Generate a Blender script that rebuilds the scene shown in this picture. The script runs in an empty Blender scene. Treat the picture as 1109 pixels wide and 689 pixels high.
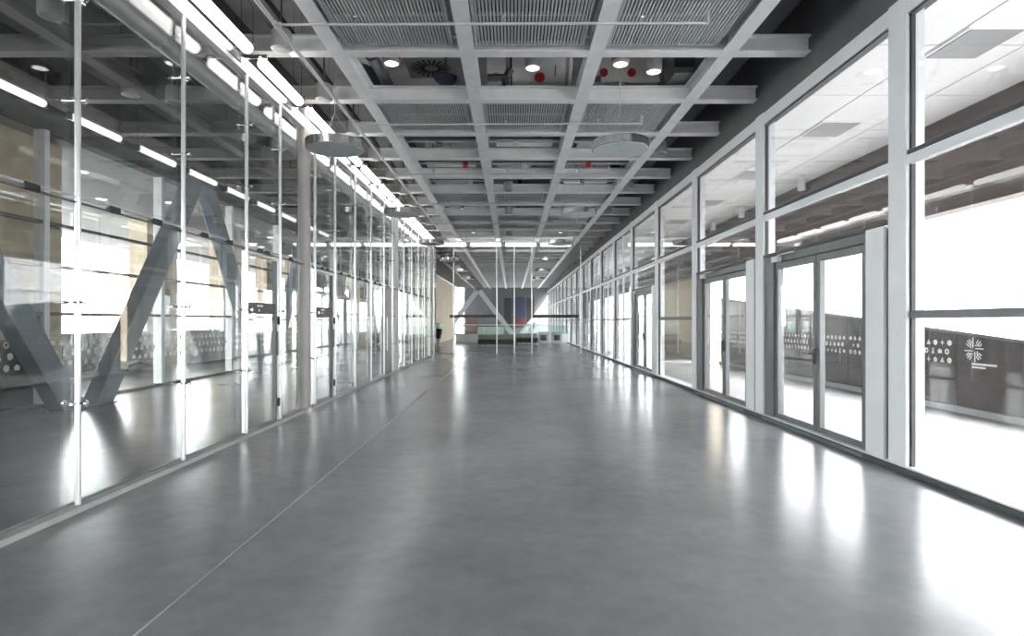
import bpy, bmesh, math, random
from mathutils import Vector, Matrix
random.seed(7)
SC = bpy.context.scene
COL = SC.collection

# ------------------------------------------------------------------ camera, world, exposure
F, VX, VY, CH = 650.0, 554.0, 348.0, 1.5          # focal length in px, vanishing point, eye height
cam = bpy.data.cameras.new('camera')
cam.sensor_fit = 'HORIZONTAL'; cam.sensor_width = 36.0; cam.lens = 36.0 * F / 1109.0
cam.shift_x = (554.5 - VX) / 1109.0; cam.shift_y = (VY - 344.5) / 1109.0
cam.clip_end = 400; cam.clip_start = 0.05
camo = bpy.data.objects.new('camera', cam); COL.objects.link(camo)
camo.location = (0, 0, CH); camo.rotation_euler = (math.pi / 2, 0, 0)
SC.camera = camo
W = bpy.data.worlds.new('overcast_sky'); SC.world = W; W.use_nodes = True
bg = W.node_tree.nodes['Background']
bg.inputs[0].default_value = (0.96, 0.98, 1.0, 1); bg.inputs[1].default_value = 2.6
sun = bpy.data.lights.new('sun', 'SUN'); sun.energy = 11.0; sun.angle = math.radians(40); sun.color = (1, .96, .9)
suno = bpy.data.objects.new('sun', sun); COL.objects.link(suno)
suno.rotation_euler = (0, math.radians(33), math.radians(-25))
SC.view_settings.view_transform = 'Standard'; SC.view_settings.look = 'None'
SC.view_settings.gamma = 1; SC.view_settings.use_curve_mapping = False
SC.view_settings.exposure = 2.86
try:
    SC.cycles.transparent_max_bounces = 48
    SC.cycles.max_bounces = 12; SC.cycles.diffuse_bounces = 6; SC.cycles.glossy_bounces = 6
    SC.cycles.sample_clamp_indirect = 6
    SC.cycles.caustics_reflective = False; SC.cycles.caustics_refractive = False
except Exception:
    pass
TUBE_E = .7
LENS_E = .8

# ------------------------------------------------------------------ materials
def nt(name):
    m = bpy.data.materials.new(name); m.use_nodes = True
    return m, m.node_tree.nodes, m.node_tree.links, m.node_tree.nodes['Principled BSDF']
def mat(name, col, rough=.5, metal=0., var=.08, scale=6., bump=0., rvar=0., stretch=None, spec=.5):
    m, N, L, b = nt(name)
    b.inputs['Roughness'].default_value = rough; b.inputs['Metallic'].default_value = metal
    b.inputs['Specular IOR Level'].default_value = spec
    tc = N.new('ShaderNodeTexCoord'); no = N.new('ShaderNodeTexNoise')
    no.inputs['Scale'].default_value = scale; no.inputs['Detail'].default_value = 5
    if stretch:
        mp = N.new('ShaderNodeMapping'); mp.inputs['Scale'].default_value = stretch
        L.new(tc.outputs['Object'], mp.inputs[0]); L.new(mp.outputs[0], no.inputs['Vector'])
    else:
        L.new(tc.outputs['Object'], no.inputs['Vector'])
    cr = N.new('ShaderNodeValToRGB')
    cr.color_ramp.elements[0].position = .3; cr.color_ramp.elements[1].position = .7
    cr.color_ramp.elements[0].color = (*[c * (1 - var) for c in col], 1)
    cr.color_ramp.elements[1].color = (*[min(1, c * (1 + var)) for c in col], 1)
    L.new(no.outputs[0], cr.inputs[0]); L.new(cr.outputs[0], b.inputs['Base Color'])
    if rvar:
        mr = N.new('ShaderNodeMapRange')
        mr.inputs['To Min'].default_value = rough - rvar; mr.inputs['To Max'].default_value = rough + rvar
        L.new(no.outputs[0], mr.inputs[0]); L.new(mr.outputs[0], b.inputs['Roughness'])
    if bump:
        bp = N.new('ShaderNodeBump'); bp.inputs['Strength'].default_value = bump; bp.inputs['Distance'].default_value = .02
        L.new(no.outputs[0], bp.inputs['Height']); L.new(bp.outputs[0], b.inputs['Normal'])
    return m
def emis(name, col, s):
    m, N, L, b = nt(name)
    b.inputs['Base Color'].default_value = (.8, .8, .8, 1)
    b.inputs['Emission Color'].default_value = (*col, 1); b.inputs['Emission Strength'].default_value = s
    return m
def glassmat(name, tint, base=.03, power=4., gloss=(1, 1, 1)):
    m = bpy.data.materials.new(name); m.use_nodes = True
    N, L = m.node_tree.nodes, m.node_tree.links
    N.remove(N['Principled BSDF']); out = N['Material Output']
    t = N.new('ShaderNodeBsdfTransparent'); t.inputs[0].default_value = (*tint, 1)
    g = N.new('ShaderNodeBsdfGlossy'); g.inputs['Roughness'].default_value = .0; g.inputs['Color'].default_value = (*gloss, 1)
    lw = N.new('ShaderNodeLayerWeight'); lw.inputs[0].default_value = .5
    pw = N.new('ShaderNodeMath'); pw.operation = 'POWER'; pw.inputs[1].default_value = power
    ma = N.new('ShaderNodeMath'); ma.operation = 'MULTIPLY_ADD'; ma.inputs[1].default_value = .85; ma.inputs[2].default_value = base
    mx = N.new('ShaderNodeMixShader')
    L.new(lw.outputs['Facing'], pw.inputs[0]); L.new(pw.outputs[0], ma.inputs[0]); L.new(ma.outputs[0], mx.inputs[0])
    L.new(t.outputs[0], mx.inputs[1]); L.new(g.outputs[0], mx.inputs[2]); L.new(mx.outputs[0], out.inputs[0])
    return m
def floormat():
    m, N, L, b = nt('polished_concrete')
    tc = N.new('ShaderNodeTexCoord')
    n1 = N.new('ShaderNodeTexNoise'); n1.inputs['Scale'].default_value = .55; n1.inputs['Detail'].default_value = 8; n1.inputs['Roughness'].default_value = .62
    n2 = N.new('ShaderNodeTexNoise'); n2.inputs['Scale'].default_value = 7; n2.inputs['Detail'].default_value = 8
    n3 = N.new('ShaderNodeTexNoise'); n3.inputs['Scale'].default_value = 90; n3.inputs['Detail'].default_value = 3
    for n in (n1, n2, n3): L.new(tc.outputs['Object'], n.inputs['Vector'])
    a = N.new('ShaderNodeMath'); a.operation = 'MULTIPLY_ADD'; a.inputs[1].default_value = .45
    L.new(n2.outputs[0], a.inputs[0]); L.new(n1.outputs[0], a.inputs[2])
    a2 = N.new('ShaderNodeMath'); a2.operation = 'MULTIPLY_ADD'; a2.inputs[1].default_value = .12
    a2.inputs[0].default_value = .5; L.new(a.outputs[0], a2.inputs[2])
    m0 = N.new('ShaderNodeMapRange'); m0.inputs['From Min'].default_value = .4; m0.inputs['From Max'].default_value = 1.05
    L.new(a2.outputs[0], m0.inputs[0])
    cr = N.new('ShaderNodeMix'); cr.data_type = 'RGBA'
    cr.inputs['A'].default_value = (.175, .184, .205, 1); cr.inputs['B'].default_value = (.33, .336, .352, 1)
    L.new(m0.outputs[0], cr.inputs['Factor']); L.new(cr.outputs['Result'], b.inputs['Base Color'])
    mr = N.new('ShaderNodeMapRange'); mr.inputs['From Min'].default_value = .2; mr.inputs['From Max'].default_value = .8
    mr.inputs['To Min'].default_value = .20; mr.inputs['To Max'].default_value = .26
    b.inputs['Roughness'].default_value = .23
    b.inputs['Specular IOR Level'].default_value = .45
    return m
MT = dict(
    floor=floormat(),
    joint=mat('joint_filler', (.42, .42, .41), .6),
    white=mat('white_aluminium', (.82, .83, .84), .38, 0, .03, 3),
    dark=mat('dark_gasket', (.07, .073, .078), .5, 0, .1),
    frame=mat('grey_door_frame', (.17, .175, .18), .42, .2, .06),
    fascia=mat('grey_fascia', (.13, .132, .135), .8, 0, .1, 2),
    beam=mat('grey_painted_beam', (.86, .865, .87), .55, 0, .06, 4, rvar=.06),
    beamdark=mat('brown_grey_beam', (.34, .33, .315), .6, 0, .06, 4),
    deck=mat('concrete_deck', (.46, .46, .46), .9, 0, .25, 1.2),
    slat=mat('galvanised_slat', (.58, .60, .61), .5, .1, .08, 10),
    steel=mat('brushed_steel', (.62, .62, .61), .26, 1, .06, 30, stretch=(1, 1, .05)),
    rim=mat('spun_steel', (.80, .79, .77), .16, 1, .04, 8),
    chrome=mat('polished_steel', (.78, .78, .78), .14, 1, .03),
    truss=mat('blue_grey_steel', (.235, .265, .295), .42, .1, .06, 3),
    pole=mat('satin_pole', (.74, .74, .73), .3, .6, .03),
    column=mat('warm_grey_column', (.40, .375, .35), .45, .1, .06, 3),
    paleco=mat('pale_grey_column', (.62, .62, .61), .45, .1, .05, 3),
    farleg=mat('pale_painted_leg', (.42, .43, .44), .45, .1, .05, 3),
    tubedim=emis('dim_tube', (1, .985, .96), .17),
    lime=mat('limestone', (.74, .62, .47), .85, 0, .16, 2.5, bump=.25),
    limelight=mat('pale_limestone', (.66, .58, .45), .85, 0, .08, 2.5, bump=.2),
    brown=mat('brown_cladding', (.11, .085, .078), .55, 0, .12, 2),
    darkwall=mat('dark_glazed_panel', (.085, .073, .070), .25, 0, .15, 2, spec=.35),
    pave=mat('pale_paving', (.135, .138, .146), .34, 0, .12, 1.5, rvar=.06),
    soffit=mat('white_soffit', (.93, .92, .90), .7, 0, .02, 2),
    lightplate=mat('grey_light_plate', (.33, .34, .34), .5, 0, .04),
    outwhite=mat('white_render', (.82, .82, .81), .8, 0, .04, 1),
    outline=mat('pale_grey_joint', (.55, .56, .57), .7),
    pipe=mat('pale_pipe', (.62, .62, .60), .4, .1, .06, 8),
    bigpipe=mat('insulated_pipe', (.27, .285, .285), .5, .25, .12, 5),
    can=mat('grey_canister', (.44, .445, .44), .4, .1, .05),
    canwhite=mat('white_canister', (.75, .75, .74), .4, 0, .03),
    discface=mat('grey_disc_face', (.60, .64, .65), .6, 0, .04),
    duct=mat('white_duct', (.92, .90, .87), .5, 0, .06, 3),
    greyduct=mat('galvanised_duct', (.36, .37, .37), .4, .5, .14, 6),
    black=mat('black_plastic', (.018, .018, .02), .5, 0, .2),
    tray=mat('dark_cable_tray', (.10, .103, .107), .55, .2, .15),
    red=mat('red_paint', (.55, .04, .05), .4, 0, .1),
    green=mat('green_paint', (.05, .26, .17), .4, 0, .1),
    blue=mat('blue_paint', (.015, .035, .075), .3, 0, .1),
    sign=mat('sign_plate', (.060, .054, .056), .5, 0, .08),
    frost=mat('white_vinyl', (.85, .85, .84), .6, 0, .02),
    wood=mat('dark_wood', (.085, .068, .055), .45, 0, .25, 6, stretch=(6, 6, .5)),
    bench=mat('black_upholstery', (.02, .02, .021), .6, 0, .2),
    benchbase=mat('olive_grey_base', (.26, .26, .23), .6, 0, .1),
    poster_b=mat('blue_print', (.018, .03, .085), .5, 0, .15), poster_r=mat('red_print', (.09, .014, .017), .5, 0, .15),
    rust=mat('rust_fabric', (.25, .09, .05), .8),
    bal=mat('pale_panel', (.66, .70, .70), .4, 0, .04),
    parasol=mat('grey_cover', (.27, .28, .28), .8, 0, .06),
    tube=emis('lit_tube', (1, .985, .96), TUBE_E), lens=emis('lit_lens', (1, .97, .92), LENS_E),
    glass=glassmat('clear_glass', (.955, .965, .962), .03, 4.2),
    glassout=glassmat('facade_glass', (.95, .955, .955), .035, 4.0),
    glassgreen=glassmat('greenish_glass', (.80, .90, .88), .05, 4.0),
)

# ------------------------------------------------------------------ mesh helpers
class MB:
    def __init__(s): s.v = []; s.f = []; s.mi = []; s.cur = 0
    def _add(s, vs, fs):
        o = len(s.v); s.v += [tuple(v) for v in vs]
        s.f += [tuple(i + o for i in f) for f in fs]; s.mi += [s.cur] * len(fs); return s
    def box(s, x0, x1, y0, y1, z0, z1):
        return s._add([(x0,y0,z0),(x1,y0,z0),(x1,y1,z0),(x0,y1,z0),(x0,y0,z1),(x1,y0,z1),(x1,y1,z1),(x0,y1,z1)],
                      [(0,3,2,1),(4,5,6,7),(0,1,5,4),(1,2,6,5),(2,3,7,6),(3,0,4,7)])
    def hexa(s, p):      # eight points: bottom four, top four
        return s._add(p, [(0,3,2,1),(4,5,6,7),(0,1,5,4),(1,2,6,5),(2,3,7,6),(3,0,4,7)])
    def cyl(s, p, q, r, n=12, r2=None, caps=True):
        p = Vector(p); q = Vector(q); r2 = r if r2 is None else r2
        a = (q - p).normalized(); u = a.orthogonal().normalized(); w = a.cross(u)
        vs = []
        for i in range(n):
            t = 2 * math.pi * i / n; d = u * math.cos(t) + w * math.sin(t)
            vs += [p + d * r, q + d * r2]
        fs = [(2*i, (2*i+2) % (2*n), (2*i+3) % (2*n), 2*i+1) for i in range(n)]
        if caps: fs += [tuple(2*i for i in range(n))[::-1], tuple(2*i+1 for i in range(n))]
        return s._add(vs, fs)
    def lathe(s, prof, n=24, c=(0, 0, 0)):   # prof: (r, z) list
        vs, fs = [], []
        k = len(prof)
        for i in range(n):
            t = 2 * math.pi * i / n
            for r, z in prof: vs.append((c[0] + r * math.cos(t), c[1] + r * math.sin(t), c[2] + z))
        for i in range(n):
            j = (i + 1) % n
            for a in range(k - 1): fs.append((i*k+a, j*k+a, j*k+a+1, i*k+a+1))
        if prof[0][0] > 1e-6: fs.append(tuple(i*k for i in range(n))[::-1])
        if prof[-1][0] > 1e-6: fs.append(tuple(i*k+k-1 for i in range(n)))
        return s._add(vs, fs)
    def poly_yz(s, pts, x0, x1):     # extruded outline, pts (y, z)
        n = len(pts)
        vs = [(x0, y, z) for y, z in pts] + [(x1, y, z) for y, z in pts]
        fs = [tuple(range(n)), tuple(range(2*n-1, n-1, -1))] + [(i, i+n, (i+1) % n + n, (i+1) % n) for i in range(n)]
        return s._add(vs, fs)
    def mesh(s, name, m, smooth=False, bevel=0.):
        me = bpy.data.meshes.new(name); me.from_pydata(s.v, [], s.f)
        ms = m if isinstance(m, (list, tuple)) else [m]
        for x in ms: me.materials.append(MT[x])
        if len(ms) > 1: me.polygons.foreach_set('material_index', s.mi)
        bm = bmesh.new(); bm.from_mesh(me)
        bmesh.ops.recalc_face_normals(bm, faces=bm.faces[:])
        if bevel:
            bmesh.ops.bevel(bm, geom=bm.edges[:], offset=bevel, segments=1, affect='EDGES', clamp_overlap=True)
        bm.to_mesh(me); bm.free()
        if smooth:
            me.polygons.foreach_set('use_smooth', [True] * len(me.polygons))
            me.set_sharp_from_angle(angle=math.radians(38))
        me.update(); return me
    def build(s, name, m, parent=None, loc=(0, 0, 0), smooth=False, bevel=0., rz=0.):
        return put(name, s.mesh(name, m, smooth, bevel), parent, loc, rz)
def put(name, me, parent=None, loc=(0, 0, 0), rz=0.):
    o = bpy.data.objects.new(name, me); COL.objects.link(o)
    o.location = loc; o.rotation_euler = (0, 0, rz)
    if parent: o.parent = parent
    return o
def empty(name, loc=(0, 0, 0), rz=0.):
    return put(name, None, None, loc, rz)
def tag(o, label, cat=None, group=None, kind=None):
    if label: o['label'] = label
    if cat: o['category'] = cat
    if group: o['group'] = group
    if kind: o['kind'] = kind
    return o
def struct(o, label, cat): return tag(o, label, cat, None, 'structure')
def box(name, m, parent, x0, x1, y0, y1, z0, z1, bevel=0.):
    cx, cy = (x0 + x1) / 2, (y0 + y1) / 2
    return MB().box(x0-cx, x1-cx, y0-cy, y1-cy, 0, z1-z0).build(name, m, parent, (cx, cy, z0), bevel=bevel)
def copy_tree(o, loc=None, rz=None, parent=None):
    c = o.copy(); COL.objects.link(c); c.parent = parent
    if loc is not None: c.location = loc
    if rz is not None: c.rotation_euler = (0, 0, rz)
    for ch in list(o.children): copy_tree(ch, parent=c)
    return c
def P(x, y, z):                       # where the sight line through a photo point meets height z
    d = F * (z - CH) / (VY - y); return ((x - VX) * d / F, d, z)
ORD = ['nearest', 'second nearest', 'third nearest', 'fourth', 'fifth', 'sixth', 'seventh', 'eighth', 'ninth', 'tenth', 'eleventh', 'twelfth', 'thirteenth', 'fourteenth', 'fifteenth', 'sixteenth', 'seventeenth', 'eighteenth', 'nineteenth', 'twentieth']
def ordn(i): return ORD[i] if i < len(ORD) else 'far number %d' % (i + 1)

# ------------------------------------------------------------------ ground planes
XR, XL, XO = 3.88, -3.49, -8.2       # right glazing, left glass partition, outer left glazing
Y0, Y1 = -9.0, 68.0
fl = box('floor', 'floor', None, XO - .1, XR + .12, Y0, Y1, -.2, 0)
struct(fl, 'polished grey concrete floor running the length of the hall', 'floor')
j = MB().box(-1.806, -1.794, Y0, 27.6, 0, .0025).build('floor_joint', 'joint', fl, (0, 0, 0)); j.location = (-fl.location.x, -fl.location.y, .2)
gr = box('ground_right', 'pave', None, XR + .12, 70, Y0 - 20, Y1 + 20, -.22, -.012)
struct(gr, 'pale paved walkway outside the right glass facade', 'ground')
gl = box('ground_left', 'pave', None, -80, XO - .1, Y0 - 20, Y1 + 20, -.22, -.012)
struct(gl, 'pale paving outside the far left glazing', 'ground')

# ------------------------------------------------------------------ ceiling: deck, beams, slatted panels
ZB, BW, BH, SP = 5.10, .20, .24, 1.75
deck = box('ceiling', 'deck', None, XO - .2, 4.3, Y0, Y1, 6.9, 7.15)
struct(deck, 'raw grey concrete deck above the open steel beam grid', 'ceiling')
def under(parent, o):                 # keep world position when hung under an un-rotated parent
    o.location = Vector(o.location) - Vector(parent.location); o.parent = parent; return o
BX = [-2.34 - SP * 3, -2.34 - SP * 2, -2.34 - SP, -2.34, -.595, 1.14, 2.92]
def ibeam_x(L, w=BW, h=BH):           # beam along X: flanges and web, centred, bottom at 0
    b = MB(); b.box(-L/2, L/2, -w/2, w/2, 0, .022); b.box(-L/2, L/2, -w/2, w/2, h - .022, h); b.box(-L/2, L/2, -.012, .012, .022, h - .022)
    return b
ymin_row, ymax_row = -5, 34
rows = [8.1 + SP * i for i in range(-8, 34)]
def ibeam_y(w=BW, h=BH):
    b = MB(); b.box(-w/2, w/2, Y0 + .5, Y1 - 2, 0, .022); b.box(-w/2, w/2, Y0 + .5, Y1 - 2, h - .022, h); b.box(-.012, .012, Y0 + .5, Y1 - 2, .022, h - .022)
    return b
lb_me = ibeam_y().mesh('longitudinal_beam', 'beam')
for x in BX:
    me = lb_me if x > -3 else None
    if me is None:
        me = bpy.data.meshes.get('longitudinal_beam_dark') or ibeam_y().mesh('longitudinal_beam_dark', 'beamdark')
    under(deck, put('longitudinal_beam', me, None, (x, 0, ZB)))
tb_me = ibeam_x(7.0, .19, BH - .01).mesh('cross_beam', 'beam')
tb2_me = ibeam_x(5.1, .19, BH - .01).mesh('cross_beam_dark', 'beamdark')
for y in rows:
    if y > Y1 - 3: continue
    under(deck, put('cross_beam', tb_me, None, (.5, y, ZB + .004)))
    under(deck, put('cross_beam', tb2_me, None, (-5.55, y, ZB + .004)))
# slatted panel: a frame with thin slats that run lengthwise
def panel_meshes(w, L):
    f = MB()
    for s in (-1, 1):
        f.box(s*w/2 - (.03 if s > 0 else 0), s*w/2 + (0 if s > 0 else .03), -L/2, L/2, 0, .05)
        f.box(-w/2 + .03, w/2 - .03, s*L/2 - (.03 if s > 0 else 0), s*L/2 + (0 if s > 0 else .03), 0, .05)
    f.box(-w/2 + .03, w/2 - .03, -.012, .012, .012, .05)
    sl = MB(); n = int((w - .06) / .042)
    for i in range(n):
        x = -w/2 + .03 + (i + .5) * (w - .06) / n
        sl.box(x - .011, x + .011, -L/2 + .03, L/2 - .03, .004, .04)
    return f.mesh('grille_frame', 'slat'), sl.mesh('grille_slats', 'slat'), MB().box(-w/2 + .01, w/2 - .01, -L/2 + .01, L/2 - .01, .05, .062).mesh('grille_gap_shade', 'fascia')  # last mesh: dark sheet added above the slats as shade in their gaps
cols = [(BX[3], BX[4]), (BX[4], BX[5]), (BX[5], BX[6])]
pm = [panel_meshes(b - a - .30, SP - .22) for a, b in cols]
GR = {-3, -2, -1, 0, 2, 6, 8, 9, 11, 13, 14, 16, 17, 19, 20, 21, 23, 24, 25, 26, 27, 28, 29, 30, 31, 32}
for r in sorted(GR):
    yc = 8.1 + SP * (r - .5)
    if yc > Y1 - 4: continue
    for c, (a, b) in enumerate(cols):
        p = put('grille_panel', pm[c][0], None, ((a + b) / 2 - .03, yc, ZB + .07)); under(deck, p); put('backing', pm[c][2], p)  # backing is the added dark sheet that shades the slat gaps
        s = put('slats', pm[c][1], p); s['kind'] = 'stuff'
# upper services deck beams
for i, x in enumerate((-6.5, -4.9, -3.0, -1.5, .3, 2.0, 3.5)):
    o = MB().box(-.06, .06, Y0 + .5, Y1 - 2, 0, .3).build('joist', 'tray', None, (x, 0, 6.6)); under(deck, o)

# ------------------------------------------------------------------ right wall: fascia, mullions, transoms, windows and doors
wr = MB().box(4.0, 4.25, Y0, Y1, 4.70, 6.9).build('wall_right', 'fascia')
struct(wr, 'dark grey fascia above the white framed glass facade on the right', 'wall')
M0, MP = 5.86, 3.34
NB0, NB1 = -4, 17
mul_me = MB()
mul_me.box(-.03, .012, 0, .28, 0, 4.70)
mul_me = mul_me.mesh('mullion', 'white', bevel=.006)
fin_me = MB().box(.052, .17, .02, .26, .0, 4.68).mesh('mullion_fin', 'white', bevel=.006)
gk_me = MB().box(.012, .05, -.024, .304, .07, 4.69).mesh('mullion_gasket', 'dark')
for k in range(NB0, NB1 + 1):
    y = M0 + MP * k
    o = put('mullion', mul_me, wr, (XR, y, 0))
    put('gasket', gk_me, o); put('fin', fin_me, o)
def long(name, m, x0, x1, z0, z1, bev=.005):
    return MB().box(x0, x1, Y0 + .2, M0 + MP * (NB1 + 1), z0, z1).build(name, m, wr, bevel=bev)
long('head_rail', 'white', XR - .02, XR + .03, 4.51, 4.69)
long('head_gasket', 'dark', XR + .0, XR + .05, 4.488, 4.51, 0)
long('transom', 'white', XR - .02, XR + .03, 3.03, 3.125)
long('transom_shade', 'dark', XR - .018, XR + .05, 3.125, 3.17)  # dark strip stands in for the backlit shade on the transom's inner face
long('kick_plate', 'dark', XR - .045, XR + .02, 0, .062)
long('sill', 'white', XR - .035, XR + .2, .062, .082)
DOORS = {0, 1, 3, -2}
XG = XR + .04
wn = dn = 0
door_words = ['nearest', 'second', 'third']
hinge_d = 0
def pane(parent, x, ya, yb, za, zb, m='glassout', name='pane', t=.012):
    return MB().box(-t/2, t/2, 0, yb - ya, 0, zb - za).build(name, m, parent, (x, ya, za))
for k in range(NB0, NB1):
    m = M0 + MP * k; a, b = m + .30, m + MP - .02
    wn += 1
    w = empty('window_%d' % wn, (0, 0, 0))
    struct(w, {-1: 'nearest window bay at the right picture edge with a dark mid rail', 0: 'glazing above the nearest double door of the right facade', 1: 'glazing above the second double door of the right facade', 2: 'window bay between the second and the farthest double door on the right', 3: 'glazing above the farthest double door of the right facade'}.get(k, 'window bay of the right facade behind the viewpoint, %s bay' % {-4: 'rearmost', -3: 'middle', -2: 'foremost'}.get(k) if k < -1 else '%s window bay beyond the farthest double door on the right' % ordn(k - 4)), 'window')
    pane(w, XG, a, b, 3.17, 4.49)
    if k in DOORS:
        dn += 1
        dl = {-2: 'grey framed glass double door of the right facade behind the viewpoint', 0: 'nearest grey framed glass double door in the right facade', 1: 'second grey framed glass double door along the right facade',
              3: 'farthest grey framed glass double door in the right facade'}[k]
        pane(w, XG, a, b, 2.50, 3.03)
        d = empty('door_%d' % dn, (XR, m, 0)); struct(d, dl, 'door')
        box('side_panel', 'white', d, -.02, .02, .37, .69, .065, 2.49, .005)
        box('side_gasket', 'dark', d, .02, .08, .30, .70, .062, 2.47)
        fr = MB(); fr.box(0, .16, .70, .76, .0, 2.50); fr.box(0, .16, 3.04, 3.36, .0, 2.50); fr.box(.005, .155, .76, 3.04, 2.36, 2.50)
        fr.build('door_frame', 'frame', d, bevel=.005)
        box('head_trim', 'dark', d, -.02, .05, .70, 3.36, 2.47, 2.51)
        box('threshold', 'frame', d, -.05, .16, .70, 3.34, 0, .05, .006)
        for (ya, yb, hs) in ((.77, 1.83, 1), (1.85, 3.03, -1)):
            lf = MB(); s = .075
            lf.box(.03, .10, ya, ya + s, .055, 2.355); lf.box(.03, .10, yb - s, yb, .055, 2.355)
            lf.box(.032, .098, ya + s, yb - s, .055, .155); lf.box(.032, .098, ya + s, yb - s, 2.265, 2.355)
            l = lf.build('door_leaf', 'frame', d, bevel=.004)
            pane(l, .065, ya + s, yb - s, .155, 2.265)
            hy = yb - .04 if hs > 0 else ya + .04
            hb = MB(); hb.box(.0, .03, hy - .02, hy + .02, .95, 1.15); hb.cyl((-.03, hy, 1.08), (-.03, hy - hs * .14, 1.08), .011, 8); hb.cyl((.01, hy, 1.08), (-.03, hy, 1.08), .011, 8)
            hb.build('handle', 'black' if hs > 0 else 'frame', l, smooth=True)
        cl = MB(); cl.box(-.06, .03, 2.78, 2.98, 2.36, 2.44); cl.box(-.05, -.02, 2.30, 2.80, 2.44, 2.46)
        cl.build('door_closer', 'canwhite', d, bevel=.006)
    else:
        pane(w, XG, a, b, .085, 1.535); pane(w, XG, a, b, 1.605, 3.03)
        box('mid_rail', 'frame', w, XR + .0, XR + .07, a - .02, b + .02, 1.53, 1.605, .004)
        if k >= 4:
            box('mid_mullion', 'white', w, XR + .01, XR + .08, (a + b) / 2 - .05, (a + b) / 2 + .05, .085, 4.49, .004)

# ------------------------------------------------------------------ outside right: canopy, square lights, dark sloping wall, white building
XCN = 7.5
cn = box('canopy', 'frame', None, 4.26, XCN + .2, Y0, 62, 5.0, 5.2)  # far stretch added to keep the sun out of the far lobby
struct(cn, 'white panelled canopy soffit outside the right facade', 'canopy')
pn_me = MB().box(-.535, .535, -.82, .82, 0, .03).mesh('soffit_panel', 'soffit', bevel=.004)
for ix in range(3):
    for iy in range(-4, 36):
        under(cn, put('soffit_panel', pn_me, None, (4.82 + ix * 1.09, 1.7 + iy * 1.67, 4.97)))
ls = 0
for kk in range(-1, 6):
    y = 7.48 + 3.34 * kk
    o = empty('canopy_light', (5.75, y, 4.94))
    MB().box(-.36, .36, -.42, .42, .012, .03).build('trim', 'soffit', o, bevel=.004)
    MB().box(-.32, .32, -.38, .38, 0, .02).build('light_plate', 'lightplate', o, bevel=.004)
    if kk >= 0:
        tag(o, '%s square grey light plate set in the white outdoor canopy' % (['largest and nearest', 'second', 'third', 'fourth', 'fifth', 'sixth'][kk]), 'light', 'square canopy lights')
    else:
        tag(o, 'square grey canopy light beyond the right picture edge', 'light', 'square canopy lights')
for i, (px, py) in enumerate(((868, 192), (803, 222), (772, 238))):
    X = 6.9; d = F * X / (px - VX); o = empty('canopy_speaker', (X, d, 4.62))
    MB().lathe([(.05, .35), (.05, .3), (.09, .28), (.09, 0), (.07, -.01)], 16).build('body', 'canwhite', o, smooth=True)
    tag(o, '%s small white cylinder hanging under the outdoor canopy' % ORD[i], 'lamp', 'canopy cylinders')
ds = MB().box(XCN - .12, XCN + .2, Y0, 62, 3.37, 5.0).build('trim_1', 'brown')  # its far stretch is added along with the canopy's to block sun
struct(ds, 'brown grey downstand beam along the outer edge of the canopy', 'beam')
def ztop(d): return 1.18 + .0877 * (d - 8.8)
dw = box('wall_courtyard', 'outline', None, XCN - .12, XCN + .12, -3, 21.4, -.012, .085)
struct(dw, 'dark glazed low wall with sloping top across the walkway', 'wall')
yy = -2.9
ICON_PANELS = []
while yy < 21.3:
    y2 = min(yy + 1.62, 21.4)
    b = MB(); z0, za, zb = .08, ztop(yy), ztop(y2)
    b.hexa([(XCN-.04, yy+.008, z0), (XCN+.04, yy+.008, z0), (XCN+.04, y2-.008, z0), (XCN-.04, y2-.008, z0),
            (XCN-.04, yy+.008, za), (XCN+.04, yy+.008, za), (XCN+.04, y2-.008, zb), (XCN-.04, y2-.008, zb)])
    o = b.build('wall_panel', 'darkwall'); under(dw, o); ICON_PANELS.append((yy, y2, o)); yy = y2
cp = MB().hexa([(XCN-.06, -2.9, ztop(-2.9)), (XCN+.06, -2.9, ztop(-2.9)), (XCN+.06, 21.4, ztop(21.4)), (XCN-.06, 21.4, ztop(21.4)),
                (XCN-.06, -2.9, ztop(-2.9)+.05), (XCN+.06, -2.9, ztop(-2.9)+.05), (XCN+.06, 21.4, ztop(21.4)+.05), (XCN-.06, 21.4, ztop(21.4)+.05)]).build('coping', 'frame'); under(dw, cp)
# frosted icons: several simple silhouettes in flat vinyl
def icon(b, kind, cy, cz, s, x0, x1):
    def pg(pts): b.poly_yz([(cy + y * s, cz + z * s) for y, z in pts], x0, x1)
    circ = lambda r, oy=0, oz=0, n=10: [(oy + r * math.cos(2*math.pi*i/n), oz + r * math.sin(2*math.pi*i/n)) for i in range(n)]
    if kind == 0: pg(circ(.5))
    elif kind == 1:                                   # ring
        n = 10
        for i in range(n):
            t0, t1 = 2*math.pi*i/n, 2*math.pi*(i+1)/n
            pg([(.5*math.cos(t0), .5*math.sin(t0)), (.5*math.cos(t1), .5*math.sin(t1)), (.26*math.cos(t1), .26*math.sin(t1)), (.26*math.cos(t0), .26*math.sin(t0))])
    elif kind == 2: pg([(-.28, -.5), (.28, -.5), (.24, -.05), (0, .12), (-.24, -.05)]); pg(circ(.2, 0, .32, 8))     # small figure
    elif kind == 3: pg([(-.5, -.4), (.5, -.4), (0, .5)])
    elif kind == 4: pg([(-.45, -.35), (.45, -.35), (.45, .25), (-.45, .25)]); pg([(-.2, .25), (.2, .25), (.2, .42), (-.2, .42)])
    elif kind == 5: pg([(-.4, -.45), (.4, -.45), (.4, .05), (0, .5), (-.4, .05)])
    elif kind == 6:                                   # running shape
        pg([(-.5, 0), (-.1, -.12), (0, -.5), (.12, -.1), (.5, 0), (.12, .12), (0, .5), (-.1, .12)])
    elif kind == 7: pg([(-.45, .1), (0, .5), (.45, .1), (.28, -.45), (-.28, -.45)])
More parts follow.
